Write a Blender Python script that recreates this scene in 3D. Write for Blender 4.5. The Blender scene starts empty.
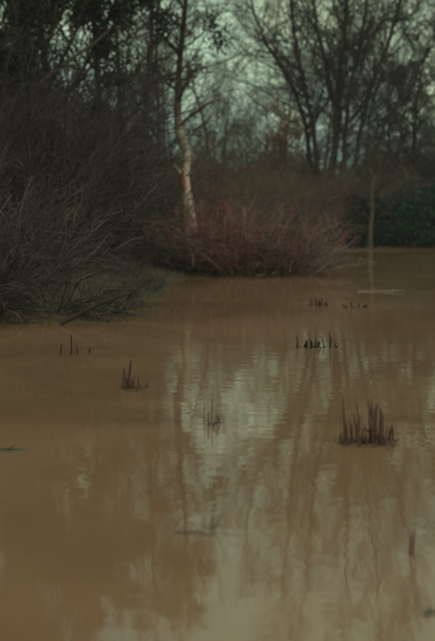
import bpy, math
import numpy as np
R = math.radians
sc = bpy.context.scene
col = sc.collection

# ------------------------------------------------------------------ camera
CH, FPX, HZ = 1.7, 1246.0, 225.0          # eye height, focal length and horizon row on a 435x641 frame
cd = bpy.data.cameras.new('camera'); cam = bpy.data.objects.new('camera', cd); col.objects.link(cam)
cam.location = (0, 0, CH); cam.rotation_euler = (R(90), 0, 0)
cd.sensor_width = 36; cd.lens = FPX / 641 * 36
cd.shift_y = -(320.5 - HZ) / 641
cd.clip_end = 3000
cd.dof.use_dof = True; cd.dof.focus_distance = 15.5; cd.dof.aperture_fstop = 1.35
sc.camera = cam

# ------------------------------------------------------------------ sky, sun, exposure
SUN_EL, SUN_AZ = R(48), R(145)
w = bpy.data.worlds.new('World'); sc.world = w; w.use_nodes = True
nt = w.node_tree; nt.nodes.clear()
out = nt.nodes.new('ShaderNodeOutputWorld'); bg = nt.nodes.new('ShaderNodeBackground')
sky = nt.nodes.new('ShaderNodeTexSky'); sky.sky_type = 'NISHITA'; sky.sun_disc = False
sky.sun_elevation = SUN_EL; sky.sun_rotation = SUN_AZ; sky.dust_density = 6; sky.air_density = 1.5
tc = nt.nodes.new('ShaderNodeTexCoord')
nz = nt.nodes.new('ShaderNodeTexNoise'); nz.inputs['Scale'].default_value = 9; nz.inputs['Detail'].default_value = 5
nt.links.new(tc.outputs['Generated'], nz.inputs['Vector'])
rp = nt.nodes.new('ShaderNodeValToRGB')                      # even overcast, a little mottled
rp.color_ramp.elements[0].position = .3; rp.color_ramp.elements[0].color = (.22, .36, .30, 1)
rp.color_ramp.elements[1].position = .72; rp.color_ramp.elements[1].color = (.48, .59, .37, 1)
nt.links.new(nz.outputs['Fac'], rp.inputs['Fac'])
ml = nt.nodes.new('ShaderNodeVectorMath'); ml.operation = 'SCALE'; ml.inputs['Scale'].default_value = 10.0
nt.links.new(rp.outputs['Color'], ml.inputs[0])
mx = nt.nodes.new('ShaderNodeMixRGB'); mx.inputs['Fac'].default_value = .93
nt.links.new(sky.outputs['Color'], mx.inputs['Color1']); nt.links.new(ml.outputs[0], mx.inputs['Color2'])
nt.links.new(mx.outputs['Color'], bg.inputs['Color']); bg.inputs['Strength'].default_value = .15
nt.links.new(bg.outputs[0], out.inputs['Surface'])

sd = bpy.data.lights.new('sun', 'SUN'); so = bpy.data.objects.new('sun', sd); col.objects.link(so)
sd.energy = 1.0; sd.angle = R(30); sd.color = (1, .80, .66)
so.rotation_euler = (R(90) - SUN_EL, 0, R(35)); so.location = (0, 0, 60)

sc.view_settings.view_transform = 'Standard'; sc.view_settings.look = 'None'
sc.view_settings.exposure = 0.0; sc.view_settings.gamma = 1.0
sc.view_settings.use_curve_mapping = False
sc.render.engine = 'CYCLES'
cy = sc.cycles
cy.use_denoising = True
cy.max_bounces = 6; cy.diffuse_bounces = 2; cy.glossy_bounces = 3; cy.volume_bounces = 1
cy.transparent_max_bounces = 4; cy.caustics_reflective = False; cy.caustics_refractive = False

# ------------------------------------------------------------------ helpers
def at(px, py, d):
    """point seen at column px, row py of the photograph, d metres from the camera"""
    return np.array([(px - 217.5) / FPX * d, d, CH - (py - HZ) / FPX * d])
def gx(px, d): return (px - 217.5) / FPX * d

def tag(o, label=None, cat=None, group=None, kind=None):
    if label: o['label'] = label
    if cat: o['category'] = cat
    if group: o['group'] = group
    if kind: o['kind'] = kind
    return o
def empty(name, loc, rz=0, s=(1, 1, 1)):
    o = bpy.data.objects.new(name, None); col.objects.link(o); o.empty_display_size = .2
    o.location = loc; o.rotation_euler = (0, 0, rz); o.scale = s
    return o
def copy_tree(o, parent=None):
    c = o.copy(); col.objects.link(c); c.parent = parent
    for ch in list(o.children): copy_tree(ch, c)
    return c

def norm(v): return v / np.maximum(np.linalg.norm(v, axis=-1, keepdims=True), 1e-9)

class MB:
    """collects tubes, leaves and quads into one mesh"""
    def __init__(s): s.v = []; s.f = []; s.r = []; s.n = 0
    def add(s, v, f, r):
        s.v.append(v.reshape(-1, 3)); s.f.append(f.reshape(-1, 4) + s.n); s.r.append(r.ravel()); s.n += len(v.reshape(-1, 3))
    def tubes(s, pts, rad, k, rng, flat=1.0):
        N, M = rad.shape
        t = norm(np.gradient(pts, axis=1))
        mean = norm(t.mean(axis=1, keepdims=True))
        ref = np.zeros_like(mean)
        np.put_along_axis(ref, np.abs(mean).argmin(-1)[..., None], 1.0, -1)
        u = norm(np.cross(t, ref)); v = np.cross(t, u)
        a = np.arange(k) * 2 * math.pi / k
        P = pts[:, :, None, :] + rad[:, :, None, None] * (u[:, :, None, :] * np.cos(a)[:, None] + flat * v[:, :, None, :] * np.sin(a)[:, None])
        i = np.arange(N)[:, None, None] * M * k; j = np.arange(M - 1)[None, :, None] * k; q = np.arange(k)[None, None, :]
        q2 = (q + 1) % k
        F = np.stack([i + j + q, i + j + q2, i + j + k + q2, i + j + k + q], -1)
        s.add(P, F, np.repeat(rng.random(N), M * k))
    def leaves(s, c, size, rng, up=.3):
        N = len(c)
        n = norm(rng.normal(size=(N, 3)) + np.array([0, 0, up])); x = norm(np.cross(n, rng.normal(size=(N, 3)))); y = np.cross(n, x)
        sz = (size * rng.uniform(.6, 1.3, N))[:, None]
        P = np.stack([c - x * sz, c + y * sz * .42 + n * sz * .15, c + x * sz, c - y * sz * .42 + n * sz * .15], 1)
        s.add(P, np.arange(N * 4).reshape(N, 4), np.repeat(rng.random(N), 4))
    def build(s, name, m, parent=None, smooth=True):
        V = np.concatenate(s.v); F = np.concatenate(s.f); rr = np.concatenate(s.r)
        me = bpy.data.meshes.new(name)
        me.vertices.add(len(V)); me.vertices.foreach_set('co', V.astype(np.float32).ravel())
        me.loops.add(F.size); me.loops.foreach_set('vertex_index', F.astype(np.int32).ravel())
        me.polygons.add(len(F)); me.polygons.foreach_set('loop_start', np.arange(0, F.size, 4, dtype=np.int32))
        me.polygons.foreach_set('use_smooth', np.full(len(F), smooth))
        me.update(calc_edges=True)
        at_ = me.attributes.new('rnd', 'FLOAT', 'POINT'); at_.data.foreach_set('value', rr.astype(np.float32))
        me.materials.append(m)
        o = bpy.data.objects.new(name, me); col.objects.link(o); o.parent = parent
        return o

UP = np.array([0, 0, 1.0])
def grow(rng, P, D, L, Rd, M, wander, trop, taper, bend=None):
    N = len(P); pts = np.zeros((N, M, 3)); pts[:, 0] = P; d = norm(D); step = (L / (M - 1))[:, None]
    for m in range(1, M):
        d = norm(d + wander * rng.normal(size=(N, 3)) + trop * UP + (bend if bend is not None else 0))
        pts[:, m] = pts[:, m - 1] + d * step
    t = np.linspace(0, 1, M)[None, :]
    return pts, Rd[:, None] * (1 - t * (1 - taper))
def sprout(rng, pts, rad, n, t0, t1, ang, asd, lr, rr, minr=.003, env=.45):
    """n children per parent along t0..t1; returns start, dir, length, radius"""
    N, M, _ = pts.shape
    n = max(1, n)
    par = np.repeat(np.arange(N), n); C = len(par)
    t = t0 + (t1 - t0) * ((np.tile(np.arange(n), N) + rng.random(C)) / n)
    x = np.clip(t * (M - 1), 0, M - 1.001); i = x.astype(int); fr = (x - i)[:, None]
    P = pts[par, i] * (1 - fr) + pts[par, i + 1] * fr
    tan = norm(pts[par, i + 1] - pts[par, i]); r = rad[par, i] * (1 - fr[:, 0]) + rad[par, i + 1] * fr[:, 0]
    L = np.linalg.norm(np.diff(pts, axis=1), axis=-1).sum(1)[par]
    side = norm(np.cross(tan, rng.normal(size=(C, 3))))
    a = np.radians(rng.normal(ang, asd, C))[:, None]
    D = tan * np.cos(a) + side * np.sin(a)
    ln = L * lr * (1 - env * (t - t0) / max(t1 - t0, 1e-6)) * rng.uniform(.65, 1.25, C)
    return P, D, ln, np.maximum(r * rr, minr)

def mat(name, stops, noise=0, rough=.85, spec=.25, bump=0, bscale=30, stretch=(1, 1, 1), rndmix=.6):
    """ramp over per-piece random value and a 3-D noise"""
    m = bpy.data.materials.new(name); m.use_nodes = True; t = m.node_tree; N = t.nodes; bs = N['Principled BSDF']
    bs.inputs['Roughness'].default_value = rough; bs.inputs['Specular IOR Level'].default_value = spec
    a = N.new('ShaderNodeAttribute'); a.attribute_name = 'rnd'
    co = N.new('ShaderNodeTexCoord'); mp = N.new('ShaderNodeMapping'); mp.inputs['Scale'].default_value = stretch
    t.links.new(co.outputs['Object'], mp.inputs['Vector'])
    nz = N.new('ShaderNodeTexNoise'); nz.inputs['Scale'].default_value = noise or 3; nz.inputs['Detail'].default_value = 5
    nz.inputs['Roughness'].default_value = .65
    t.links.new(mp.outputs[0], nz.inputs['Vector'])
    mix = N.new('ShaderNodeMix'); mix.inputs[0].default_value = rndmix
    t.links.new(nz.outputs['Fac'], mix.inputs[2]); t.links.new(a.outputs['Fac'], mix.inputs[3])
    rp = N.new('ShaderNodeValToRGB'); el = rp.color_ramp.elements
    while len(el) > 1: el.remove(el[-1])
    el[0].position = stops[0][0]; el[0].color = (*stops[0][1], 1)
    for p, c in stops[1:]:
        e = el.new(p); e.color = (*c, 1)
    t.links.new(mix.outputs[0], rp.inputs['Fac']); t.links.new(rp.outputs['Color'], bs.inputs['Base Color'])
    if bump:
        n2 = N.new('ShaderNodeTexNoise'); n2.inputs['Scale'].default_value = bscale; n2.inputs['Detail'].default_value = 6
        t.links.new(mp.outputs[0], n2.inputs['Vector'])
        b = N.new('ShaderNodeBump'); b.inputs['Strength'].default_value = bump; b.inputs['Distance'].default_value = .05
        t.links.new(n2.outputs['Fac'], b.inputs['Height']); t.links.new(b.outputs[0], bs.inputs['Normal'])
    return m

M_DARK = mat('dark_bark', [(.2, (.022, .015, .013)), (.8, (.062, .043, .038))], bump=.6, bscale=8)
M_TWIG = mat('dark_twig', [(.1, (.022, .015, .014)), (.7, (.060, .042, .039)), (1, (.14, .105, .095))], rndmix=.8)
M_GREY = mat('grey_twig', [(.1, (.055, .041, .038)), (.7, (.15, .112, .10)), (1, (.27, .215, .19))], rndmix=.8)
M_BROWN = mat('brown_twig', [(.1, (.06, .034, .026)), (.7, (.165, .095, .072)), (1, (.27, .175, .13))], rndmix=.8)
M_RED = mat('red_twig', [(0, (.07, .030, .032)), (.4, (.19, .082, .082)), (.62, (.21, .125, .115)), (.82, (.22, .15, .135)), (1, (.52, .39, .32))], rndmix=.85)
M_CRIM = mat('crimson_twig', [(0, (.15, .045, .05)), (.6, (.25, .075, .08)), (1, (.33, .15, .14))], rndmix=.85)
M_MAUVE = mat('mauve_twig', [(0, (.06, .040, .040)), (.5, (.18, .108, .105)), (.85, (.28, .195, .18)), (1, (.55, .43, .37))], rndmix=.9)
M_THK = mat('thicket_twig', [(0, (.018, .012, .012)), (.5, (.054, .037, .038)), (.85, (.10, .073, .071)), (1, (.25, .20, .18))], rndmix=.9)
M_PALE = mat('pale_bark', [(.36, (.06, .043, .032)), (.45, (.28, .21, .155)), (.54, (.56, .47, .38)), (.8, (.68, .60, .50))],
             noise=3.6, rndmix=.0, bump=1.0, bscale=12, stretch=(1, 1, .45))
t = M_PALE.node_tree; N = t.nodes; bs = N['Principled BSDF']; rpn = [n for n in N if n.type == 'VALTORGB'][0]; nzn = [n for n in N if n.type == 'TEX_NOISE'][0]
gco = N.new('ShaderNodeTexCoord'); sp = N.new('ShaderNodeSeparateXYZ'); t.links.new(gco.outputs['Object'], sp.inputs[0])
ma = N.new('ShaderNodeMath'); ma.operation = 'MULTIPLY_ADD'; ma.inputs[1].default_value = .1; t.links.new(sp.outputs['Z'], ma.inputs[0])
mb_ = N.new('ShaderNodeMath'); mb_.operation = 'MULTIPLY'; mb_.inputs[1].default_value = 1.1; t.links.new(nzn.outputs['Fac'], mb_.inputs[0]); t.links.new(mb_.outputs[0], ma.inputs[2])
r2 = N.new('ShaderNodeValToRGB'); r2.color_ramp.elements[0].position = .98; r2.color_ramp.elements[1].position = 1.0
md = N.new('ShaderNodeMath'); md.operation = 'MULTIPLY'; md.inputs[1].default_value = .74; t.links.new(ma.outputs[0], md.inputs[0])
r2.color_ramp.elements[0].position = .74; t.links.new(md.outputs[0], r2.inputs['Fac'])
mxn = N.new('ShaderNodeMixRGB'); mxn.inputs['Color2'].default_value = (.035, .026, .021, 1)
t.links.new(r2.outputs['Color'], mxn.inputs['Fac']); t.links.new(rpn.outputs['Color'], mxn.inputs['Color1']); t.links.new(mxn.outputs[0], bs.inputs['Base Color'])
M_ROT = mat('rotten_wood', [(.3, (.10, .036, .02)), (.7, (.33, .125, .06))], noise=6, rndmix=.1, bump=.8, bscale=18)
M_TRUNK2 = mat('greenish_bark', [(.3, (.04, .031, .025)), (.7, (.11, .088, .066))], noise=4, rndmix=.1, bump=.6, bscale=14)
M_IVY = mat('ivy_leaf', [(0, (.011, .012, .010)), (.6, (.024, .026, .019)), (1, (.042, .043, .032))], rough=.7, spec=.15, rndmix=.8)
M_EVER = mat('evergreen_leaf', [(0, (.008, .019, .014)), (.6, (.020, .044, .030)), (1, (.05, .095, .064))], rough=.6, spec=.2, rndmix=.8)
M_RUSSET = mat('russet_leaf', [(0, (.14, .06, .03)), (.6, (.26, .11, .05)), (1, (.36, .17, .08))], rndmix=.8)
M_GRASS = mat('bank_grass', [(0, (.06, .055, .04)), (.4, (.10, .11, .075)), (.7, (.17, .13, .09)), (1, (.30, .23, .16))], rndmix=.8)
M_REED = mat('wet_reed', [(0, (.018, .010, .009)), (.5, (.075, .031, .021)), (1, (.19, .085, .05))], noise=9, rndmix=.55, rough=.5, spec=.5)
M_STUB = mat('black_stub', [(0, (.010, .007, .006)), (.6, (.026, .015, .012)), (1, (.06, .034, .024))], rndmix=.6, rough=.6)
M_STRAW = mat('straw', [(0, (.12, .09, .05)), (1, (.34, .27, .17))], rndmix=.8)
M_DRIFT = mat('bleached_wood', [(.2, (.30, .25, .19)), (.8, (.55, .48, .38))], noise=6, rndmix=.2, bump=.5)
M_WEED = mat('sunken_weed', [(0, (.016, .016, .013)), (.6, (.045, .043, .033)), (1, (.09, .08, .06))], rndmix=.8, rough=.6)

# ------------------------------------------------------------------ ground, water
SHORE = np.array([(-70, 17), (-30, 19.5), (-9, 20.6), (-3.7, 21.2), (-2.3, 21.9), (-1.6, 24.5), (-1.25, 30), (-1.35, 37), (-.9, 40.9),
                  (.6, 40.8), (2.2, 41.2), (3.6, 43.0), (4.6, 48), (5.6, 60), (7.0, 76), (8.6, 83), (11, 85.6), (15.4, 86.6), (28, 88), (60, 92),
                  (80, 60), (70, 14), (28, 1.4), (2, .9), (-25, 1.2), (-60, 8)], float)
def pond_dist(p):
    """signed distance to the shore, positive on land"""
    A = SHORE; B = np.roll(SHORE, -1, 0); best = np.full(len(p), 1e9); ins = np.zeros(len(p), bool)
    for a, b in zip(A, B):
        ab = b - a; t = np.clip(((p - a) @ ab) / (ab @ ab), 0, 1)
        best = np.minimum(best, np.linalg.norm(p - (a + t[:, None] * ab), axis=1))
        c = ((a[1] > p[:, 1]) != (b[1] > p[:, 1]))
        with np.errstate(divide='ignore', invalid='ignore'):
            xi = (b[0] - a[0]) * (p[:, 1] - a[1]) / (b[1] - a[1]) + a[0]
        ins ^= c & (p[:, 0] < xi)
    return np.where(ins, -best, best)
_rg = np.random.default_rng(5)
_W = [(_rg.normal(size=2) * f, _rg.uniform(0, 6.3), a) for f, a in ((.25, .10), (.5, .07), (1.1, .05), (2.3, .03), (4.5, .018)) for _ in range(4)]
def ground_z(p):
    d = pond_dist(p)
    n = sum(a * np.sin(p @ k + ph) for k, ph, a in _W)
    land = .28 * (1 - np.exp(-np.maximum(d, 0) / 1.1)) + .012 * np.minimum(np.maximum(d, 0), 70) + n * .6 * np.clip(d / 1.5, 0, 1)
    wet = -np.minimum(.22 * -d, .9) + n * .25 * np.clip(-d / 2, 0, 1)
    return np.where(d > 0, land, wet)
def zg(x, y): return float(ground_z(np.array([[x, y]], float))[0])
def axis(a, b, step, far, k=1.35):
    c = list(np.arange(a, b + 1e-6, step)); s = step; lo, hi = [], []
    x = b
    while x < far: s *= k; x += s; hi.append(min(x, far))
    s = step; x = a
    while x > -far: s *= k; x -= s; lo.append(max(x, -far))
    return np.array(lo[::-1] + c + hi)
def sheet(name, xs, ys, zf, m):
    X, Y = np.meshgrid(xs, ys); P = np.stack([X.ravel(), Y.ravel()], 1)
    V = np.concatenate([P, zf(P)[:, None]], 1); nx = len(xs)
    i = (np.arange(len(ys) - 1)[:, None] * nx + np.arange(nx - 1)[None, :]).ravel()
    mb = MB(); mb.add(V, np.stack([i, i + 1, i + nx + 1, i + nx], 1), np.zeros(len(V)))
    return mb.build(name, m)

M_SOIL = mat('leaf_litter_soil', [(.25, (.035, .026, .020)), (.5, (.075, .055, .038)), (.75, (.14, .10, .068))], noise=7, rndmix=0, bump=.9, bscale=22, spec=0)
g = sheet('ground', axis(-14, 18, .28, 900), axis(-4, 96, .4, 900), ground_z, M_SOIL); tag(g, kind='structure')

wm = bpy.data.materials.new('muddy_water'); wm.use_nodes = True; t = wm.node_tree; N = t.nodes; N.remove(N['Principled BSDF'])
co = N.new('ShaderNodeTexCoord')
n1 = N.new('ShaderNodeTexNoise'); n1.inputs['Scale'].default_value = .22; n1.inputs['Detail'].default_value = 8; n1.inputs['Roughness'].default_value = .62; n1.inputs['Distortion'].default_value = .8
t.links.new(co.outputs['Object'], n1.inputs['Vector'])
rp = N.new('ShaderNodeValToRGB'); e = rp.color_ramp.elements       # silt clouds in the water
e[0].position = .36; e[0].color = (.148, .079, .045, 1); e[1].position = .64; e[1].color = (.230, .131, .079, 1)
t.links.new(n1.outputs['Fac'], rp.inputs['Fac'])
df = N.new('ShaderNodeBsdfDiffuse'); gl = N.new('ShaderNodeBsdfGlossy'); gl.inputs['Roughness'].default_value = .012
t.links.new(rp.outputs['Color'], df.inputs['Color']); gl.inputs['Color'].default_value = (1, 1, 1, 1)
fr = N.new('ShaderNodeFresnel'); fr.inputs['IOR'].default_value = 1.33
fm = N.new('ShaderNodeMath'); fm.operation = 'MULTIPLY'; fm.inputs[1].default_value = .88   # wind-ruffled film
t.links.new(fr.outputs[0], fm.inputs[0]); ms = N.new('ShaderNodeMixShader')
t.links.new(fm.outputs[0], ms.inputs[0]); t.links.new(df.outputs[0], ms.inputs[1]); t.links.new(gl.outputs[0], ms.inputs[2])
t.links.new(ms.outputs[0], N['Material Output'].inputs['Surface'])
prev = None
for sc_, st, ds in ((1.7, .05, .03), (5.5, .09, .010), (19, .06, .003)):
    nn = N.new('ShaderNodeTexNoise'); nn.inputs['Scale'].default_value = sc_; nn.inputs['Detail'].default_value = 1.5
    t.links.new(co.outputs['Object'], nn.inputs['Vector'])
    b = N.new('ShaderNodeBump'); b.inputs['Strength'].default_value = st; b.inputs['Distance'].default_value = ds
    t.links.new(nn.outputs['Fac'], b.inputs['Height'])
    if prev: t.links.new(prev.outputs[0], b.inputs['Normal'])
    prev = b
t.links.new(prev.outputs[0], gl.inputs['Normal'])
wo = sheet('water', np.array([-75., 85.]), np.array([-1., 95.]), lambda p: np.zeros(len(p)), wm); tag(wo, kind='structure')

# ------------------------------------------------------------------ generators
def bare_tree(name, label, loc, seed, H, r0, lev, group=None, trunk=None, mtrunk=None, mtwig=None, rz=0, lean=(0, 0), t_first=.25, twig=.006, limb_parts=False, wander=.05, split=0):
    """tapered trunk, limbs, branches and twigs grown level by level"""
    rng = np.random.default_rng(seed); mtrunk = mtrunk or M_DARK; mtwig = mtwig or M_TWIG
    root = empty(name, loc, rz); tag(root, label, 'tree', group)
    if trunk is None:
        p, r = grow(rng, np.zeros((1, 3)) - [0, 0, .4], np.array([[lean[0], lean[1], 1.]]), np.array([H]), np.array([r0]), 14, wander, .04, .12)
    else:
        p = trunk[0][None] - np.array(loc); r = trunk[1][None]
    p0, rr0 = p, r
    mb = MB(); flare = r.copy(); flare[:, 0] *= 1.35; flare *= rng.uniform(.92, 1.08, flare.shape)
    if split:
        mb.tubes(p[:, :split + 1], flare[:, :split + 1], 9, rng); mb.build('trunk', mtrunk, root)
        mb = MB(); mb.tubes(p[:, split:], flare[:, split:], 9, rng); mb.build('upper_trunk', M_DARK, root)['label'] = 'dark upper trunk above the peeled wood'
    else:
        mb.tubes(p, flare, 9, rng); mb.build('trunk', mtrunk, root)
    cb = MB()
    for li, (n, t0, t1, ang, lr, rr, wan, trop, M, k) in enumerate(lev):
        P, D, L, Rd = sprout(rng, p, r, n, t_first if li == 0 else t0, t1, ang, 14, lr, rr, twig)
        p, r = grow(rng, P, D, L, Rd, M, wan, trop, .25)
        if li == 0 and limb_parts:
            for q in range(len(p)):
                lb = MB(); lb.tubes(p[q:q + 1], r[q:q + 1], 6, rng); lb.build('limb', mtrunk if limb_parts == 2 else mtwig, root)
        else:
            cb.tubes(p, r, k, rng)
    cb.build('crown', mtwig, root)
    root['_tips'] = 0
    return root, p, (p0, rr0)

def lev(n1, n2, n3, n4, a=50, up=.06, l1=.38):
    L = [(n1, .25, .97, a, l1, .5, .10, up, 8, 5), (n2, .2, 1, 45, .45, .5, .12, up * .6, 6, 4), (n3, .15, 1, 42, .5, .55, .14, up * .3, 5, 3)]
    if n4: L.append((n4, .1, 1, 38, .5, .7, .15, 0, 4, 3))
    return L

def bush_mesh(rng, W, Hh, nst, n1, n2, r=.010, spread=.8, trop=.05, bias=(0, 0), twig=.0035, wander=.10, droop=0, nst_len=(.65, 1.15)):
    """stems fanning from a footprint W wide, arching out"""
    a = rng.uniform(0, 2 * math.pi, nst); q = np.sqrt(rng.random(nst)); P = np.stack([np.cos(a) * q * W * .28, np.sin(a) * q * W * .22, np.full(nst, -.15)], 1)
    D = np.stack([np.cos(a) * q * spread + bias[0] + rng.normal(0, .18, nst), np.sin(a) * q * spread * .8 + bias[1] + rng.normal(0, .18, nst), np.full(nst, 1.0)], 1)
    L = Hh * rng.uniform(nst_len[0], nst_len[1], nst) * (1 + .25 * q)
    st = MB(); tw = MB()
    p, rr = grow(rng, P, D, L, np.full(nst, r) * rng.uniform(.6, 1.4, nst), 7, wander, trop - droop, .3)
    st.tubes(p, rr, 4, rng)
    P, D, L, Rd = sprout(rng, p, rr, n1, .15, 1, 32, 14, .48, .7, twig)
    p2, r2 = grow(rng, P, D, L, Rd, 5, .14, .03 - droop, .4); tw.tubes(p2, r2, 3, rng)
    if n2:
        P, D, L, Rd = sprout(rng, p2, r2, n2, .1, 1, 34, 15, .5, .8, twig)
        p3, r3 = grow(rng, P, D, L, Rd, 4, .16, -droop, .5); tw.tubes(p3, r3, 3, rng)
    return st, tw
def bush(name, label, loc, seed, ms, mt, group=None, rz=0, **k):
    rng = np.random.default_rng(seed); root = empty(name, loc, rz); tag(root, label, 'bush', group)
    st, tw = bush_mesh(rng, **k)
    a = st.build('stem_cluster', ms, root); b = tw.build('twig_spray', mt, root); tag(a, kind='stuff'); tag(b, kind='stuff')
    return root
def place(proto, x, y, s, rz, label=None, group=None, sink=0, first=False, sz=None):
    o = proto if first else copy_tree(proto)
    o.location = (x, y, zg(x, y) - sink); o.rotation_euler = (0, 0, rz); o.scale = (s, s, sz or s)
    if label: o['label'] = label
    if group: o['group'] = group
    return o

# ------------------------------------------------------------------ crooked pale tree
PD = 58.0
path = [(191, 236, 6.8), (189.5, 215, 6.3), (187.3, 198, 5.8), (184.6, 184, 4.8), (185.2, 172, 4.2), (186.8, 160, 4.2), (185.6, 149, 4.5), (181.5, 138, 4.7), (178, 126, 4.2), (177.8, 105, 3.8),
        (178.5, 78, 3.3), (181, 50, 3.0), (184, 20, 2.6), (187, -15, 2.2), (186, -60, 1.6), (190, -110, .9)]
rg = np.random.default_rng(11)
def px_path(path, d, n=40, jy=.25, seed=1):
    a = np.array(path, float); t = np.linspace(0, len(a) - 1, n); q = np.arange(len(a))
    b = np.stack([np.interp(t, q, a[:, i]) for i in range(3)], 1)
    jr = np.cumsum(np.random.default_rng(seed).normal(0, jy / math.sqrt(n), n))
    p = np.array([at(x, y, d) for x, y, _ in b]); p[:, 1] += jr
    s = p.copy(); s[1:-1] = (p[:-2] + 2 * p[1:-1] + p[2:]) / 4
    return s, b[:, 2] * d / FPX
tr = px_path(path, PD, 44)
base = (tr[0][0][0], PD, zg(tr[0][0][0], PD))
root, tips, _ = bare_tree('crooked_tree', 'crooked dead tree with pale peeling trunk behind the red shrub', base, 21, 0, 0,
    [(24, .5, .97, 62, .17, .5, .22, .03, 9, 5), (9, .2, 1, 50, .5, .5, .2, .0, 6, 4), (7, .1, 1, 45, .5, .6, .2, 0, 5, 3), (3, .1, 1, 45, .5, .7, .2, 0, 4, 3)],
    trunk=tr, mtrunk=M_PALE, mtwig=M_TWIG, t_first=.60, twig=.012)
b0 = np.array(base)
for k_, pth in enumerate(([(178, 128, 1.8), (186, 119, 1.6), (196, 112, 1.5), (204, 106, 1.4), (214, 101, 1.0), (222, 99, .5)],
            [(186, 176, 1.2), (196, 170, 1.0), (205, 164, .9), (211, 155, .7), (214, 143, .5), (220, 130, .3)],
            [(184, 177, 2.2), (178.5, 171, 1.6), (175, 166, 1.0), (174, 163, .4)])):
    q = px_path(pth, PD, 14, .3, 4); mb = MB(); mb.tubes(q[0][None] - b0, q[1][None], 6, rg)
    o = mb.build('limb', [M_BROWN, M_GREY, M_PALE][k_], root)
q = px_path([(183.2, 190, 1.6), (182.4, 184, 3.2), (182.2, 178, 2.8), (183.4, 171, 1.2)], PD - .16, 10, .02, 5); mb = MB(); mb.tubes(q[0][None] - b0, q[1][None], 7, rg)
o = mb.build('rot_scar', M_ROT, [c for c in root.children if c.name.startswith('trunk')][0]); o['label'] = 'orange rotten scar on the pale trunk'

# ------------------------------------------------------------------ red shrub standing at the water
r_ = np.random.default_rng(31)
root = empty('red_shrub', (1.25, 42.0, .05)); tag(root, 'broad reddish shrub of fine bare stems at the edge of the water', 'bush')
for bx, ww, hh, ns, bi, mm, n2_, sp_ in ((-.3, 5.0, 1.85, 170, (.10, -.05), M_RED, 3, 1.15), (.9, 4.0, 1.35, 120, (.6, -.35), M_MAUVE, 3, 1.15), (-.8, 3.0, 1.5, 80, (-.05, -.1), M_RED, 3, 1.0),
                                         (.1, 5.0, 1.75, 55, (.45, -.3), M_GREY, 2, 1.2), (-.9, 2.0, 2.1, 60, (-.1, -.1), M_CRIM, 2, .8), (-2.0, 1.6, 1.35, 60, (.0, -.1), M_RED, 3, .7), (.0, 4.4, 2.0, 50, (.2, -.2), M_CRIM, 2, 1.1), (-.2, 5.6, 2.3, 30, (.25, -.1), M_MAUVE, 1, 1.2)):
    st, tw = bush_mesh(r_, ww, hh, ns, 5, n2_, r=.016, spread=sp_, trop=.03, bias=bi, twig=.0075, wander=.16, nst_len=(.45, 1.35))
    for m_ in (st, tw):
        for v in m_.v: v[:, 0] += bx
    a = st.build('stem_cluster', mm, root); b = tw.build('twig_spray', mm, root); tag(a, kind='stuff'); tag(b, kind='stuff')

# ------------------------------------------------------------------ thicket on the bank with the fallen branch
th = [bush('thicket_bush', 'tangled dark bare bush in the thicket on the bank with the fallen branch', (0, 0, 0), 40 + i, M_THK, M_THK,
           'bushes of the dark thicket', W=2.6, Hh=1.75, nst=46, n1=7, n2=5, r=.017, spread=1.25, trop=.02, bias=[(.25, 0), (.1, -.2), (.35, -.1)][i], twig=.0048, wander=.22, nst_len=(.5, 1.3)) for i in range(3)]
used = [0, 0, 0]; rg = np.random.default_rng(50); j = 0
LB = ['low overhanging dark bush at the water edge behind the fallen branch', 'tangled dark bush in the second row of the thicket', 'taller dark bush at the back of the thicket', 'small sparse bush on the grassy bank between thicket and red shrub']
for x, y, h, lb in ((-5.6, 21.9, 2.6, 0), (-4.7, 21.8, 2.3, 0), (-4.4, 21.8, 1.7, 0), (-3.9, 22.5, .8, 0), (-5.4, 25, 3.0, 1), (-4.4, 25.2, 2.7, 1), (-4.7, 26, 1.7, 1), (-1.95, 26.5, .6, 3), (-1.75, 30.5, .8, 3),
                (-6.6, 29.5, 3.8, 2), (-5.3, 30, 3.5, 2), (-5.0, 31.5, 2.5, 2), (-4.3, 35, 1.6, 2), (-2.7, 36, 1.0, 3), (-1.9, 41.5, 1.5, 3), (-.9, 42.0, 1.6, 3)):
    i = j % 3; s = h / 2.3; j += 1
    place(th[i], x, y, s, rg.uniform(-.6, .6), LB[lb], first=not used[i]); used[i] = 1

for k, (x, y, h, b_) in enumerate(((-2.9, 22.3, 1.1, .9), (-2.3, 23.4, .9, 1.0), (-4.2, 21.7, 1.4, .7))):
    bush('arching_bush', ['sparse bush arching low over the water by the fallen branch', 'thin arching bush on the grassy bank beside the fallen branch', 'dark bush with twigs trailing toward the four reed stubs'][k], (x, y, zg(x, y)), 55 + k, M_THK, M_THK,
         W=1.2, Hh=h, nst=16, n1=6, n2=4, r=.016, spread=.7, trop=.0, bias=(b_, -.15), twig=.0048, wander=.2, droop=.10)
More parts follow.
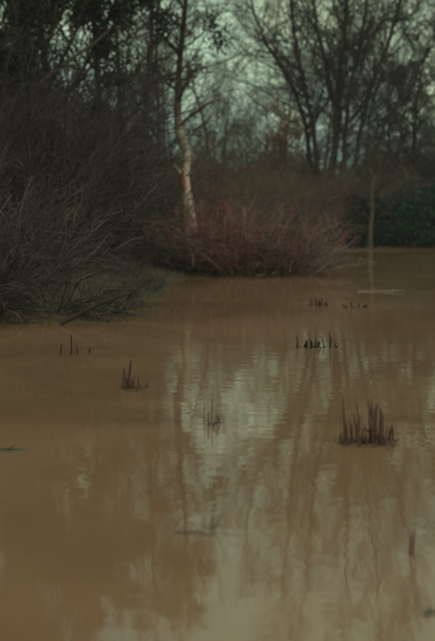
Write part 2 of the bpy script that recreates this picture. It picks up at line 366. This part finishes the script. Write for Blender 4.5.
# tall scrub behind
sb = [bush('scrub_bush', 'tall dense bare scrub bush behind the thicket', (0, 0, 0), 60 + i, M_DARK, M_TWIG,
           'tall scrub behind the thicket', W=3.4, Hh=5.2, nst=40, n1=10, n2=7, r=.04, spread=.5, trop=.03, twig=.009, wander=.2) for i in range(2)]
used = [0, 0]
for j, (px, y, h, lb) in enumerate(((-95, 38, 6.4, 0), (-40, 37, 5.8, 0), (18, 38.5, 5.0, 0), (66, 40, 4.2, 0), (106, 42.5, 3.3, 1), (136, 45, 2.7, 1), (-107, 46, 8.6, 0), (-45, 45, 8.0, 0), (14, 46.5, 7.2, 0), (62, 48, 6.0, 0), (100, 51, 4.4, 1),
                               (132, 53, 3.6, 1), (-60, 56, 10, 0), (0, 55, 9.0, 0), (48, 57, 8.0, 0), (88, 59, 6.4, 0), (122, 63, 5.0, 1), (150, 66, 4.4, 1))):
    i = j % 2; s = h / (6.8 if lb else 5.7)
    place(sb[i], gx(px, y), y, s, rg.uniform(0, 6.28), ['tall dense bare scrub bush under the ivy-clad trees', 'shorter bare scrub bush near the crooked pale tree'][lb], first=not used[i]); used[i] = 1

# ------------------------------------------------------------------ ivy-grown trees over the thicket
def ivy_tree(label, x, y, seed, H, r0, nclump, csize, cone=.9):
    z = zg(x, y)
    root, tips, tk = bare_tree('ivy_tree', label, (x, y, z), seed, H, r0, lev(16, 8, 6, 3, 55, .03), t_first=.28, twig=.009)
    rng = np.random.default_rng(seed + 7); tp = tips.reshape(-1, 3)
    tr_ = tk[0][0]; pick = tr_[rng.integers(2, 12, 40)] + rng.normal(0, .35, (40, 3))
    c = np.concatenate([tp[rng.integers(0, len(tp), nclump)], pick])
    n = rng.integers(90, 300, len(c)); cen = np.repeat(c, n, 0)
    rad = np.repeat(rng.uniform(.5, 1, len(c)) * csize, n)[:, None]
    mb = MB(); mb.leaves(cen + rng.normal(size=cen.shape) * rad * np.array([.5, .5, .65]), .115, rng)
    mb.build('foliage', M_IVY, root)
    return root
ivy_tree('ivy-clad tree with hanging dark clumps over the dense thicket', gx(18, 46), 46, 71, 19, .30, 130, .75)
ivy_tree('slender ivy-clad tree leaning over the tall scrub', gx(62, 52), 52, 72, 18, .24, 90, .8)
ivy_tree('sparse ivy-clad tree beside the straight thin trunk', gx(100, 58), 58, 73, 19, .24, 70, .7)
bare_tree('straight_tree', 'tall thin tree with a straight dark trunk beside the crooked pale tree', (gx(139, 64), 64, zg(gx(139, 64), 64)), 81, 21, .24, lev(20, 8, 6, 3, 55, .03, .26), t_first=.35, twig=.009, wander=.025)
bare_tree('forked_tree', 'dark slender tree with many side limbs behind the tall scrub', (gx(118, 70), 70, zg(gx(118, 70), 70)), 82, 20, .22, lev(20, 8, 6, 3, 55, .05, .32), t_first=.25, twig=.009, wander=.04)
bare_tree('forked_tree', 'slender dark tree between the straight trunk and the crooked pale tree', (gx(160, 76), 76, zg(gx(160, 76), 76)), 84, 21, .2, lev(24, 9, 6, 3, 55, .03, .34), t_first=.2, twig=.011, wander=.04)
bare_tree('forked_tree', 'dark tree spreading thin limbs just behind the crooked pale tree', (gx(206, 84), 84, zg(gx(206, 84), 84)), 85, 17, .16, lev(22, 9, 6, 3, 58, .02, .36), t_first=.2, twig=.010, wander=.06)
bare_tree('forked_tree', 'leaning dark tree hung over the ivy-clad trees', (gx(35, 62), 62, zg(gx(35, 62), 62)), 83, 20, .26, lev(20, 9, 6, 3, 50, .05, .36), t_first=.2, twig=.010, wander=.05)

# ------------------------------------------------------------------ many-stemmed tree on the far bank
MD = 92.0
root = empty('many_stemmed_tree', (gx(328, MD), MD, zg(gx(328, MD), MD))); tag(root, 'large bare tree with many dark stems fanning up from its base', 'tree')
b0 = np.array(root.location)
stems = [[(322, 240, 4.0), (316, 190, 3.2), (309, 140, 2.9), (303, 105, 2.6), (288, 70, 2.3), (268, 42, 2.0), (254, 10, 1.7), (246, -40, 1.2), (240, -90, .6)],
         [(325, 240, 4.2), (320, 180, 3.4), (313, 125, 3.1), (302, 80, 2.8), (296, 45, 2.6), (293, 0, 2.2), (287, -60, 1.5), (283, -120, .7)],
         [(328, 240, 4.4), (328, 185, 3.6), (334, 130, 3.2), (330, 90, 2.9), (320, 55, 2.6), (311, 15, 2.2), (306, -50, 1.5), (300, -130, .7)],
         [(330, 240, 4.4), (334, 180, 3.6), (338, 120, 3.3), (341, 75, 3.0), (347, 30, 2.6), (350, -20, 2.2), (348, -80, 1.4), (352, -140, .7)],
         [(334, 240, 4.2), (342, 180, 3.5), (346, 130, 3.1), (350, 85, 2.8), (360, 40, 2.4), (366, -5, 2.0), (374, -60, 1.4), (378, -130, .7)],
         [(337, 240, 4.0), (352, 185, 3.4), (362, 130, 3.2), (370, 90, 3.0), (384, 55, 2.7), (396, 25, 2.3), (404, -15, 1.8), (414, -70, 1.2), (418, -115, .6)],
         [(338, 240, 3.4), (366, 170, 2.6), (388, 120, 2.2), (408, 85, 1.9), (428, 55, 1.5), (446, 15, 1.2), (456, -40, .7)]]
r_ = np.random.default_rng(90); cb = MB()
for k, s in enumerate(stems):
    p, r = px_path(s, MD + r_.uniform(-2, 2), 30, 1.2, 90 + k); p = p - b0; p += r_.normal(0, .05, p.shape)
    r = r * .76; mb = MB(); mb.tubes(p[None], r[None], 7, r_); mb.build('stem', M_DARK, root)
    p, r = p[None], r[None]
    for (n, t0, t1, ang, lr, rr, wan, trop, M, kk) in [(34, .25, .98, 46, .27, .42, .14, .04, 8, 4), (9, .2, 1, 42, .5, .5, .16, .03, 6, 3), (8, .1, 1, 40, .5, .55, .17, .02, 5, 3), (3, .1, 1, 36, .55, .7, .14, 0, 4, 3)]:
        P, D, L, Rd = sprout(r_, p, r, n, t0, t1, ang, 13, lr, rr, .012); p, r = grow(r_, P, D, L, Rd, M, wan, trop, .3); cb.tubes(p, r, kk, r_)
cb.build('crown', M_TWIG, root)

# slim pale trunk at the far water edge
SD = 85.6
tr = px_path([(369.5, 251, 3.2), (370, 240, 2.4), (371, 226, 2.2), (373.4, 210, 2.0), (371.6, 194, 1.7), (374.5, 180, 1.3), (371, 168, .9), (375, 156, .6), (374, 146, .3)], SD, 26, .4, 6)
bare_tree('slim_tree', 'slim greyish trunk rising straight from the far water edge', (tr[0][0][0], SD, zg(tr[0][0][0], SD)), 101, 0, 0, lev(14, 7, 6, 3, 60, -.03, .3), trunk=tr, mtrunk=M_TRUNK2, mtwig=M_TWIG, t_first=.42, twig=.010)

# drooping grey bush over the dark hollow, evergreen bushes on the far bank
bush('drooping_bush', 'grey bush of drooping twigs over the dark hollow by the slim trunk', (gx(352, 91), 91, zg(gx(352, 91), 91)), 111, M_DARK, M_GREY, W=5.5, Hh=4.3, nst=70, n1=12, n2=8, r=.03, spread=.9, trop=.02, twig=.011, wander=.13, droop=.10)
bush('drooping_bush', 'brown drooping bush between the red shrub and the dark hollow', (gx(318, 90), 90, zg(gx(318, 90), 90)), 112, M_DARK, M_BROWN, W=5.5, Hh=3.6, nst=60, n1=12, n2=8, r=.03, spread=.9, trop=.02, twig=.011, wander=.13, droop=.06)
bush('drooping_bush', 'pale bush of drooping twigs above the low evergreen bushes', (gx(392, 91.5), 91.5, zg(gx(392, 91.5), 91.5)), 113, M_DARK, M_GREY, W=5.5, Hh=4.4, nst=60, n1=12, n2=8, r=.03, spread=.9, trop=.02, twig=.013, wander=.15, droop=.10)
def evergreen(label, x, y, seed, W, H, n, mat_=None):
    rng = np.random.default_rng(seed); root = empty('evergreen_bush', (x, y, zg(x, y))); tag(root, label, 'bush', 'evergreen bushes on the far bank')
    st, tw = bush_mesh(rng, W * .8, H * .9, 26, 6, 3, r=.035, spread=1.0, twig=.01)
    a = st.build('stem_cluster', M_DARK, root); b = tw.build('twig_spray', M_DARK, root); tag(a, kind='stuff'); tag(b, kind='stuff')
    k = n // 140; th_ = rng.uniform(0, 6.283, k); ph = rng.uniform(.02, 1, k) ** .8
    c = np.stack([np.cos(th_) * np.sqrt(1 - ph ** 2 * .9) * W / 2, np.sin(th_) * np.sqrt(1 - ph ** 2 * .9) * W / 2.4, .25 + ph * H * .92], 1) * rng.uniform(.72, 1.05, (k, 1))
    cen = np.repeat(c, 140, 0); mb = MB(); mb.leaves(cen + rng.normal(size=cen.shape) * np.array([.42, .42, .24]), .15, rng, .8)
    f = mb.build('foliage', mat_ or M_EVER, root)
    return root
evergreen('low dark green evergreen bush beside the slim trunk on the far bank', gx(400, 88.6), 88.6, 121, 5.0, 3.0, 16000)
evergreen('wide green evergreen bush next to the low one on the far bank', gx(430, 89.2), 89.2, 122, 6.0, 3.9, 22000)
evergreen('rounded evergreen bush at the end of the evergreen row', gx(470, 93), 93, 123, 7, 5.0, 15000)
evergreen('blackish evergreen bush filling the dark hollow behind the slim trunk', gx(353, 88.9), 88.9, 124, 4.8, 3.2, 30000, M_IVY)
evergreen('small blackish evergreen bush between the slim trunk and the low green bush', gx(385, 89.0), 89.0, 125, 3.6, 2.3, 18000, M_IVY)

# dense dark trees beyond the evergreens
bare_tree('twiggy_tree', 'dense twiggy dark tree behind the wide evergreen bush', (gx(420, 96), 96, zg(gx(420, 96), 96)), 131, 17, .30, lev(30, 12, 9, 4, 58, .0, .36), t_first=.1, twig=.017, mtwig=M_TWIG)
bare_tree('twiggy_tree', 'tall dense dark tree behind the rounded evergreen bush', (gx(452, 99), 99, zg(gx(452, 99), 99)), 132, 22, .34, lev(30, 11, 9, 4, 58, .0, .38), t_first=.08, twig=.017, mtwig=M_TWIG)

bare_tree('twiggy_tree', 'broad twiggy dark tree behind the low evergreen bush', (gx(400, 104), 104, zg(gx(400, 104), 104)), 133, 15, .26, lev(30, 12, 9, 4, 58, .0, .40), t_first=.1, twig=.017)

# brown scrub between shrub and far wood
ms_ = [bush('brown_scrub', 'tall brown bare scrub bush behind the red shrub', (0, 0, 0), 140 + i, M_DARK, [M_BROWN, M_GREY][i], 'brown scrub behind the red shrub', W=5, Hh=5.6, nst=60, n1=12, n2=8, r=.028, spread=.85, trop=.02, twig=.009, wander=.13, droop=.02) for i in range(2)]
used = [0, 0]
for j, (px, d, h) in enumerate(((205, 62, 3.4), (228, 64, 3.8), (252, 68, 4.4), (275, 71, 5.0), (298, 75, 4.2), (216, 76, 4.2), (240, 80, 5.2), (266, 84, 5.4), (290, 87, 6.0), (312, 90, 5.4), (176, 70, 5.5), (155, 74, 6.4), (195, 84, 6.5),
                                (345, 97, 6), (380, 98, 7.6), (408, 100, 8.0), (330, 102, 6.5), (440, 104, 9))):
    i = j % 2; x = gx(px, d); place(ms_[i], x, d, h / 7.6, rg.uniform(0, 6.28), first=not used[i]); used[i] = 1

# russet tree still holding its leaves
x, y = gx(288, 108), 108
root, tips, _ = bare_tree('russet_tree', 'small tree holding rust brown dead leaves beyond the scrub', (x, y, zg(x, y)), 151, 11.5, .2, lev(16, 7, 5, 0, 58, .0, .36), t_first=.2, twig=.012, mtwig=M_BROWN)
rng = np.random.default_rng(152); tp = tips.reshape(-1, 3); c = tp[rng.integers(0, len(tp), 330)]; cen = np.repeat(c, 14, 0)
mb = MB(); mb.leaves(cen + rng.normal(size=cen.shape) * .45, .13, rng); mb.build('foliage', M_RUSSET, root)

# young trees standing out of the scrub
yt = [bare_tree('young_tree', 'young thin bare tree standing out of the brown scrub', (0, 0, 0), 155 + i, 10, .11, lev(20, 8, 6, 2, 45, .06, .34), 'young trees in the scrub', t_first=.15, twig=.010, mtwig=[M_BROWN, M_GREY][i], wander=.05)[0] for i in range(2)]
for j, (px, d, s_) in enumerate(((204, 78, .75), (222, 98, 1.1), (236, 88, .8), (250, 104, 1.15), (262, 92, .85), (276, 96, .9), (300, 101, 1.0), (160, 82, .95), (212, 112, 1.35), (243, 116, 1.4))):
    place(yt[j % 2], gx(px, d), d, s_, 1.7 * j, first=j < 2)

# far wood
fw = []
for i in range(3):
    o, _, _ = bare_tree('far_tree', 'bare tree of the misty far wood', (0, 0, 0), 160 + i, 23 + i, .28, lev(26, 9, 8, 3, 52, .03, .38), 'trees of the misty far wood', t_first=.18, twig=.016, mtwig=M_TWIG, wander=.05)
    fw.append(o)
used = [0, 0, 0]; rg = np.random.default_rng(170)
for j, (px, d) in enumerate([(p, 122 + 14 * ((k * 7) % 5) + (k % 3) * 5) for k, p in enumerate(range(-260, 720, 21))]):
    i = j % 3; x = gx(px + rg.uniform(-8, 8), d); s = rg.uniform(.75, 1.0)
    if 190 < px < 275: s *= .86; d += 16; x = gx(px, d)
    place(fw[i], x, d, s, rg.uniform(0, 6.28), first=not used[i]); used[i] = 1
fb = bush('far_scrub', 'low bare scrub bush under the misty far wood', (0, 0, 0), 175, M_DARK, M_TWIG, 'scrub under the far wood', W=7, Hh=4.6, nst=50, n1=12, n2=8, r=.03, spread=.9, trop=.02, twig=.016, wander=.12)
for j, px in enumerate(range(-200, 660, 22)):
    d = 116 + (j * 5 % 4) * 9; x = gx(px, d); place(fb, x, d, rg.uniform(.7, 1.6), rg.uniform(0, 6.28), first=j == 0)

# ------------------------------------------------------------------ fallen branch and grass on the near bank
FD = 21.1
root = empty('fallen_branch', tuple(at(66, 322, FD))); tag(root, 'dark forked dead branch lying on the bank over the water edge', 'branch'); b0 = np.array(root.location)
rg = np.random.default_rng(180)
for nm, p in (('main_limb', [(60, 324, 2.6), (80, 314, 2.1), (97, 305, 1.9), (112, 299, 1.6), (126, 295, 1.4), (133, 293, .8)]), ('side_limb', [(97, 305, 1.4), (101, 297, 1.3), (105, 289.5, 1.2), (116, 290, 1.0), (127, 289, .5), (140, 290, .3)]),
              ('side_limb', [(131, 293.5, 1.2), (126, 300, 1.1), (121, 307, .9), (124, 314, .8), (128, 320, .5)]), ('side_limb', [(133, 293, .7), (141, 287, .6), (149, 279, .4), (153, 272, .2)]), ('side_limb', [(84, 312, .8), (80, 303, .6), (82, 294, .4), (90, 287, .2)])):
    q = px_path(p, FD, 16, .12, len(nm) + int(p[0][0])); mb = MB(); mb.tubes(q[0][None] - b0, q[1][None], 6, rg); mb.build(nm, M_DARK, root)

def blades(name, label, pts, h, seed, m, lean=.35, wid=.006, n=4):
    rng = np.random.default_rng(seed); N = len(pts)
    p, r = grow(rng, pts, np.concatenate([rng.normal(0, lean, (N, 2)), np.ones((N, 1))], 1), h * rng.uniform(.5, 1.2, N), np.full(N, wid), n, .12, -.12, .15)
    mb = MB(); mb.tubes(p, r, 3, rng, .3); o = mb.build(name, m); tag(o, label, 'grass', kind='stuff'); return o
rng = np.random.default_rng(190)
def scatter(n, x0, x1, y0, y1, dmin=.15, dmax=99):
    P = np.stack([rng.uniform(x0, x1, n), rng.uniform(y0, y1, n)], 1); d = pond_dist(P); P = P[(d > dmin) & (d < dmax)]
    return np.concatenate([P, ground_z(P)[:, None] - .02], 1)
blades('bank_grass', 'thin green and straw grass on the bank behind the fallen branch', np.concatenate([scatter(8000, -8, -.5, 21, 46), scatter(12000, -5, -1, 21.5, 44)]), .2, 191, M_GRASS)

# ------------------------------------------------------------------ cut reed stubs
def depth(py): return CH * FPX / (py - HZ)
def reeds(name, label, base_y, stems, seed, cat='reeds', width=.0065, m=None, extra=0, span=None, hmax=.15):
    """stems: (x base, x tip, y tip, thickness)"""
    d = depth(base_y); rng = np.random.default_rng(seed); s0 = stems[0]; xs = [s[0] for s in stems]
    root = empty(name, (gx(sum(xs) / len(xs), d), d, 0)); tag(root, label, cat); b0 = np.array(root.location)
    L = [(s, 0) for s in stems]
    for _ in range(extra):
        xb = rng.uniform(*span); L.append(((xb, xb + rng.normal(0, 3), base_y - rng.uniform(.25, 1) * hmax * FPX / d, rng.uniform(.5, 1.2)), 1))
    for (xb, xt, yt, th), ex in L:
        dd = d + rng.uniform(-.12, .12) * (1 + ex * .6)
        A = np.array([gx(xb, dd), dd, -.10]); T = at(xt, yt, dd); T[1] += rng.normal(0, .03)
        t = np.array([0, .2, .4, .6, .8, .96, .985])[:, None]; bow = np.array([rng.normal(0, .012), rng.normal(0, .015), 0])
        p = A + (T - A) * t + bow * np.sin(t * math.pi) + rng.normal(0, .0018, (7, 3))
        kink = rng.random() < .3
        if kink: p[4:, 0] += np.array([.0, .012, .02]) * rng.choice([-1, 1]); p[5:, 2] -= .012
        r = width * th * np.array([1.15, 1.25, 1.2, 1.05, 1.0, .75, .1]) * rng.uniform(.8, 1.2, 7)
        mb = MB(); mb.tubes((p - b0)[None], r[None], 6, rng, .55); so_ = mb.build('stem', m or M_REED, root)
        if rng.random() < .35 and not ex:                     # torn leaf sheath
            q = p[2] + np.linspace(0, 1, 5)[:, None] * np.array([rng.normal(0, .05), rng.normal(0, .03), rng.uniform(.03, .10)]); q[:, 2] -= np.linspace(0, 1, 5) ** 2 * .05
            mb = MB(); mb.tubes((q - b0)[None], (width * .7 * np.array([.8, 1, .9, .6, .2]))[None], 5, rng, .3); mb.build('leaf_sheath', m or M_REED, so_)
    if extra > 1:                                             # broken litter caught round the foot
        n = extra * 7; c0 = np.stack([rng.uniform(gx(span[0] - 2, d), gx(span[1] + 3, d), n), d + rng.normal(0, .10, n), np.full(n, -.004)], 1) - b0
        q, rr = grow(rng, c0, np.concatenate([rng.normal(0, 1, (n, 2)), rng.uniform(-.05, .5, (n, 1))], 1), rng.uniform(.03, .12, n), np.full(n, width * .5), 4, .15, -.12, .4)
        mb = MB(); mb.tubes(q, rr, 4, rng, .5); tag(mb.build('reed_litter', M_WEED, root), kind='stuff')
    return root
reeds('reed_stubs', 'tallest and densest clump of broken dark reed stubs in the water', 443, width=.0105, stems=
      [(343.5, 343, 393, 1.1), (353, 355.5, 396, 1.2), (357, 352, 412, .7), (369.5, 368, 397, 1.5), (371, 372, 401, 1.4), (375, 374, 404, 1.3), (377.5, 378, 402, 1.3), (384, 381.5, 405, 1.4), (383, 377, 415, 1.0), (349, 346, 418, .9),
       (388, 392, 426, 1.1), (386, 388, 422, .9), (361, 365, 421, .8), (366, 363, 424, .9)], seed=201, extra=24, span=(341, 394), hmax=.24)
reeds('reed_stubs', 'small dark tuft of reed stubs with one tall curved stem', 388, width=.0095, stems=
      [(125, 123.5, 367, 1.3), (127, 131.5, 359.5, 1.1), (131, 129, 371, 1.1), (134, 135.5, 371, 1.2), (137, 139, 374, 1.1), (140, 138.5, 377, 1), (143, 148, 380, .9), (128, 126, 376, 1)], seed=202, extra=18, span=(123, 143), hmax=.15)
reeds('reed_stubs', 'thin sparse group of three upright reed stubs in bright water', 424.5, width=.010, stems=
      [(206, 205, 402, .8), (211.5, 212.5, 398, .9), (209, 208, 411, .7), (215, 216.5, 412, .7), (217, 218, 415, .7)], seed=203, extra=3, span=(204, 219), hmax=.05)
reeds('reed_stubs', 'four well spaced short reed stubs off the thicket bank', 354, width=.015, m=M_STUB, stems=[(62, 61.5, 344, 1), (70, 70.5, 334, 1.1), (76, 76.5, 344, .8), (89, 90, 348, .8)], seed=204, extra=1, span=(66, 80), hmax=.05)
reeds('reed_stubs', 'low row of evenly spaced reed stubs below the red shrub', 347.5, width=.014, m=M_STUB, stems=
      [(298, 297.5, 336, 1.3), (304, 305, 342, 1), (307, 306, 340, 1), (311, 311, 339, 1.1), (314.5, 315, 338, 1), (319, 318.5, 341, 1), (323, 322.5, 338, 1), (328.5, 328, 330, 1.3), (331, 330, 338, .8), (335, 336, 345, .9)], seed=205, extra=4, span=(297, 334), hmax=.08)
reeds('reed_stubs', 'faint short tuft of reed stubs just off the red shrub', 305.5, width=.02, m=M_STUB, stems=[(312, 311, 298, 1.2), (315, 316, 297, 1.2), (318.5, 319, 300, 1.3), (321, 322, 297, 1.2), (325, 327, 302, 1)], seed=206, extra=3, span=(308, 330), hmax=.09)
reeds('reed_stubs', 'scattered weak reed stubs near the bleached floating branch', 307.5, width=.018, m=M_STUB, stems=[(345, 346, 303, 1), (352, 351, 301, 1), (358, 359, 302, 1), (364, 366, 304, .9)], seed=207, extra=4, span=(338, 372), hmax=.07)
reeds('reed_stick', 'single short reed stub beside the densest reed clump', 442.5, [(317, 317.4, 432, .9)], 208)
reeds('reed_stick', 'single bent stick poking from the water near the blurred weed tuft', 553, [(415, 413.8, 528, 1.2)], 209, cat='stick', width=.0065)

# half sunken branches and weed
def sunk(name, label, d, paths, seed, m, cat, tuft=None):
    rng = np.random.default_rng(seed); p0 = at(*paths[0][0][:2], d); root = empty(name, (p0[0], d, 0)); tag(root, label, cat); b0 = np.array(root.location)
    for k, p in enumerate(paths):
        q = px_path(p, d, 14, .15, seed + k); mb = MB(); mb.tubes(q[0][None] - b0, q[1][None], 6, rng); mb.build('limb' if k == 0 else 'twig', m, root)
    if tuft:
        x0, x1, n, h = tuft; P = np.stack([rng.uniform(gx(x0, d), gx(x1, d), n), d + rng.normal(0, .12, n), np.full(n, -.04)], 1) - b0
        q, r = grow(rng, P, np.concatenate([rng.normal(0, .5, (n, 2)), np.ones((n, 1))], 1), h * rng.uniform(.4, 1.3, n), np.full(n, .0045), 5, .2, -.25, .3)
        mb = MB(); mb.tubes(q, r, 3, rng, .5); tag(mb.build('weed_tuft', M_WEED, root), kind='stuff')
    return root
d = depth(529)
sunk('sunken_branch', 'half sunken dark branch with a weedy forked end in the near water', d, [[(160, 534, .6), (172, 530, 1.6), (188, 529.0, 1.9), (203, 529.8, 1.8), (213, 529.2, 1.5), (221, 532, 1)], [(211, 527, 1.0), (213.5, 515, .8), (215, 503, .4)], [(214, 527, .9), (219, 520, .7), (222, 511, .4)]], 211, M_WEED, 'branch', (165, 226, 260, .06))
sunk('sunken_log', 'low dark log barely breaking the open water', depth(452), [[(-30, 455, .8), (-12, 452, 1.8), (6, 451.5, 2.0), (22, 452.3, 1.6), (34, 454, .8)], [(8, 449, .7), (13, 446, .5), (17, 442, .3)]], 212, M_WEED, 'log', (-20, 30, 40, .04))
sunk('weed_clump', 'dark weed tuft on the near water below the single bent stick', depth(612), [[(417, 614, .8), (424, 611, 1.2), (432, 611, 1.3), (444, 614, .8)], [(423, 611, .7), (421, 605, .5), (420, 600, .3)]], 213, M_WEED, 'weed', (416, 440, 70, .07))
sunk('floating_branch', 'bleached thin branch floating on the far water', depth(292), [[(358, 291.6, .2), (366, 291.2, .32), (374, 291.4, .3), (383, 291.0, .3), (392, 291.5, .22), (399, 291.2, .15)], [(384, 291.1, .22), (391, 290.2, .2), (398, 289.8, .15), (404, 290.4, .1)], [(391, 293.5, .3), (394, 290.5, .25), (395, 289, .15)]], 214, M_DRIFT, 'branch', (378, 430, 90, .10))

# drowned leaves and bits afloat
rng = np.random.default_rng(220); n = 420; cl = np.stack([rng.uniform(-4, 7, 26), rng.uniform(6, 38, 26)], 1)
P = cl[rng.integers(0, 26, n)] + rng.normal(0, .8, (n, 2)) * np.array([1.6, .7]); P = P[pond_dist(P) < -.3]; n = len(P)
a_ = rng.uniform(0, 6.28, n); x_ = np.stack([np.cos(a_), np.sin(a_), 0 * a_], 1); y_ = np.stack([-np.sin(a_), np.cos(a_), 0 * a_], 1); sz = rng.uniform(.006, .020, n)[:, None]
c = np.concatenate([P, np.full((n, 1), .004)], 1); mb = MB()
mb.add(np.stack([c - x_ * sz, c + y_ * sz * .45 + [0, 0, .003], c + x_ * sz, c - y_ * sz * .45 + [0, 0, .002]], 1), np.arange(n * 4).reshape(n, 4), np.repeat(rng.random(n), 4))
tag(mb.build('floating_leaves', M_BROWN), 'tiny drowned leaves and bits afloat on the muddy water', 'leaves', kind='stuff')

# ------------------------------------------------------------------ haze
hv = bpy.data.materials.new('haze_air'); hv.use_nodes = True; t = hv.node_tree
for n in list(t.nodes):
    if n.type == 'BSDF_PRINCIPLED': t.nodes.remove(n)
pv = t.nodes.new('ShaderNodeVolumePrincipled'); pv.inputs['Color'].default_value = (.90, .98, .99, 1); pv.inputs['Density'].default_value = .0003
t.links.new(pv.outputs[0], t.nodes['Material Output'].inputs['Volume'])
X, Y0, Y1, Z0, Z1 = 920, -920, 920, -3, 40
V = np.array([(x, y, z) for z in (Z0, Z1) for y in (Y0, Y1) for x in (-X, X)], float)
mb = MB(); mb.add(V, np.array([(0, 2, 3, 1), (4, 5, 7, 6), (0, 1, 5, 4), (2, 6, 7, 3), (0, 4, 6, 2), (1, 3, 7, 5)]), np.zeros(8))
hz = mb.build('haze', hv, None, False); tag(hz, kind='stuff')
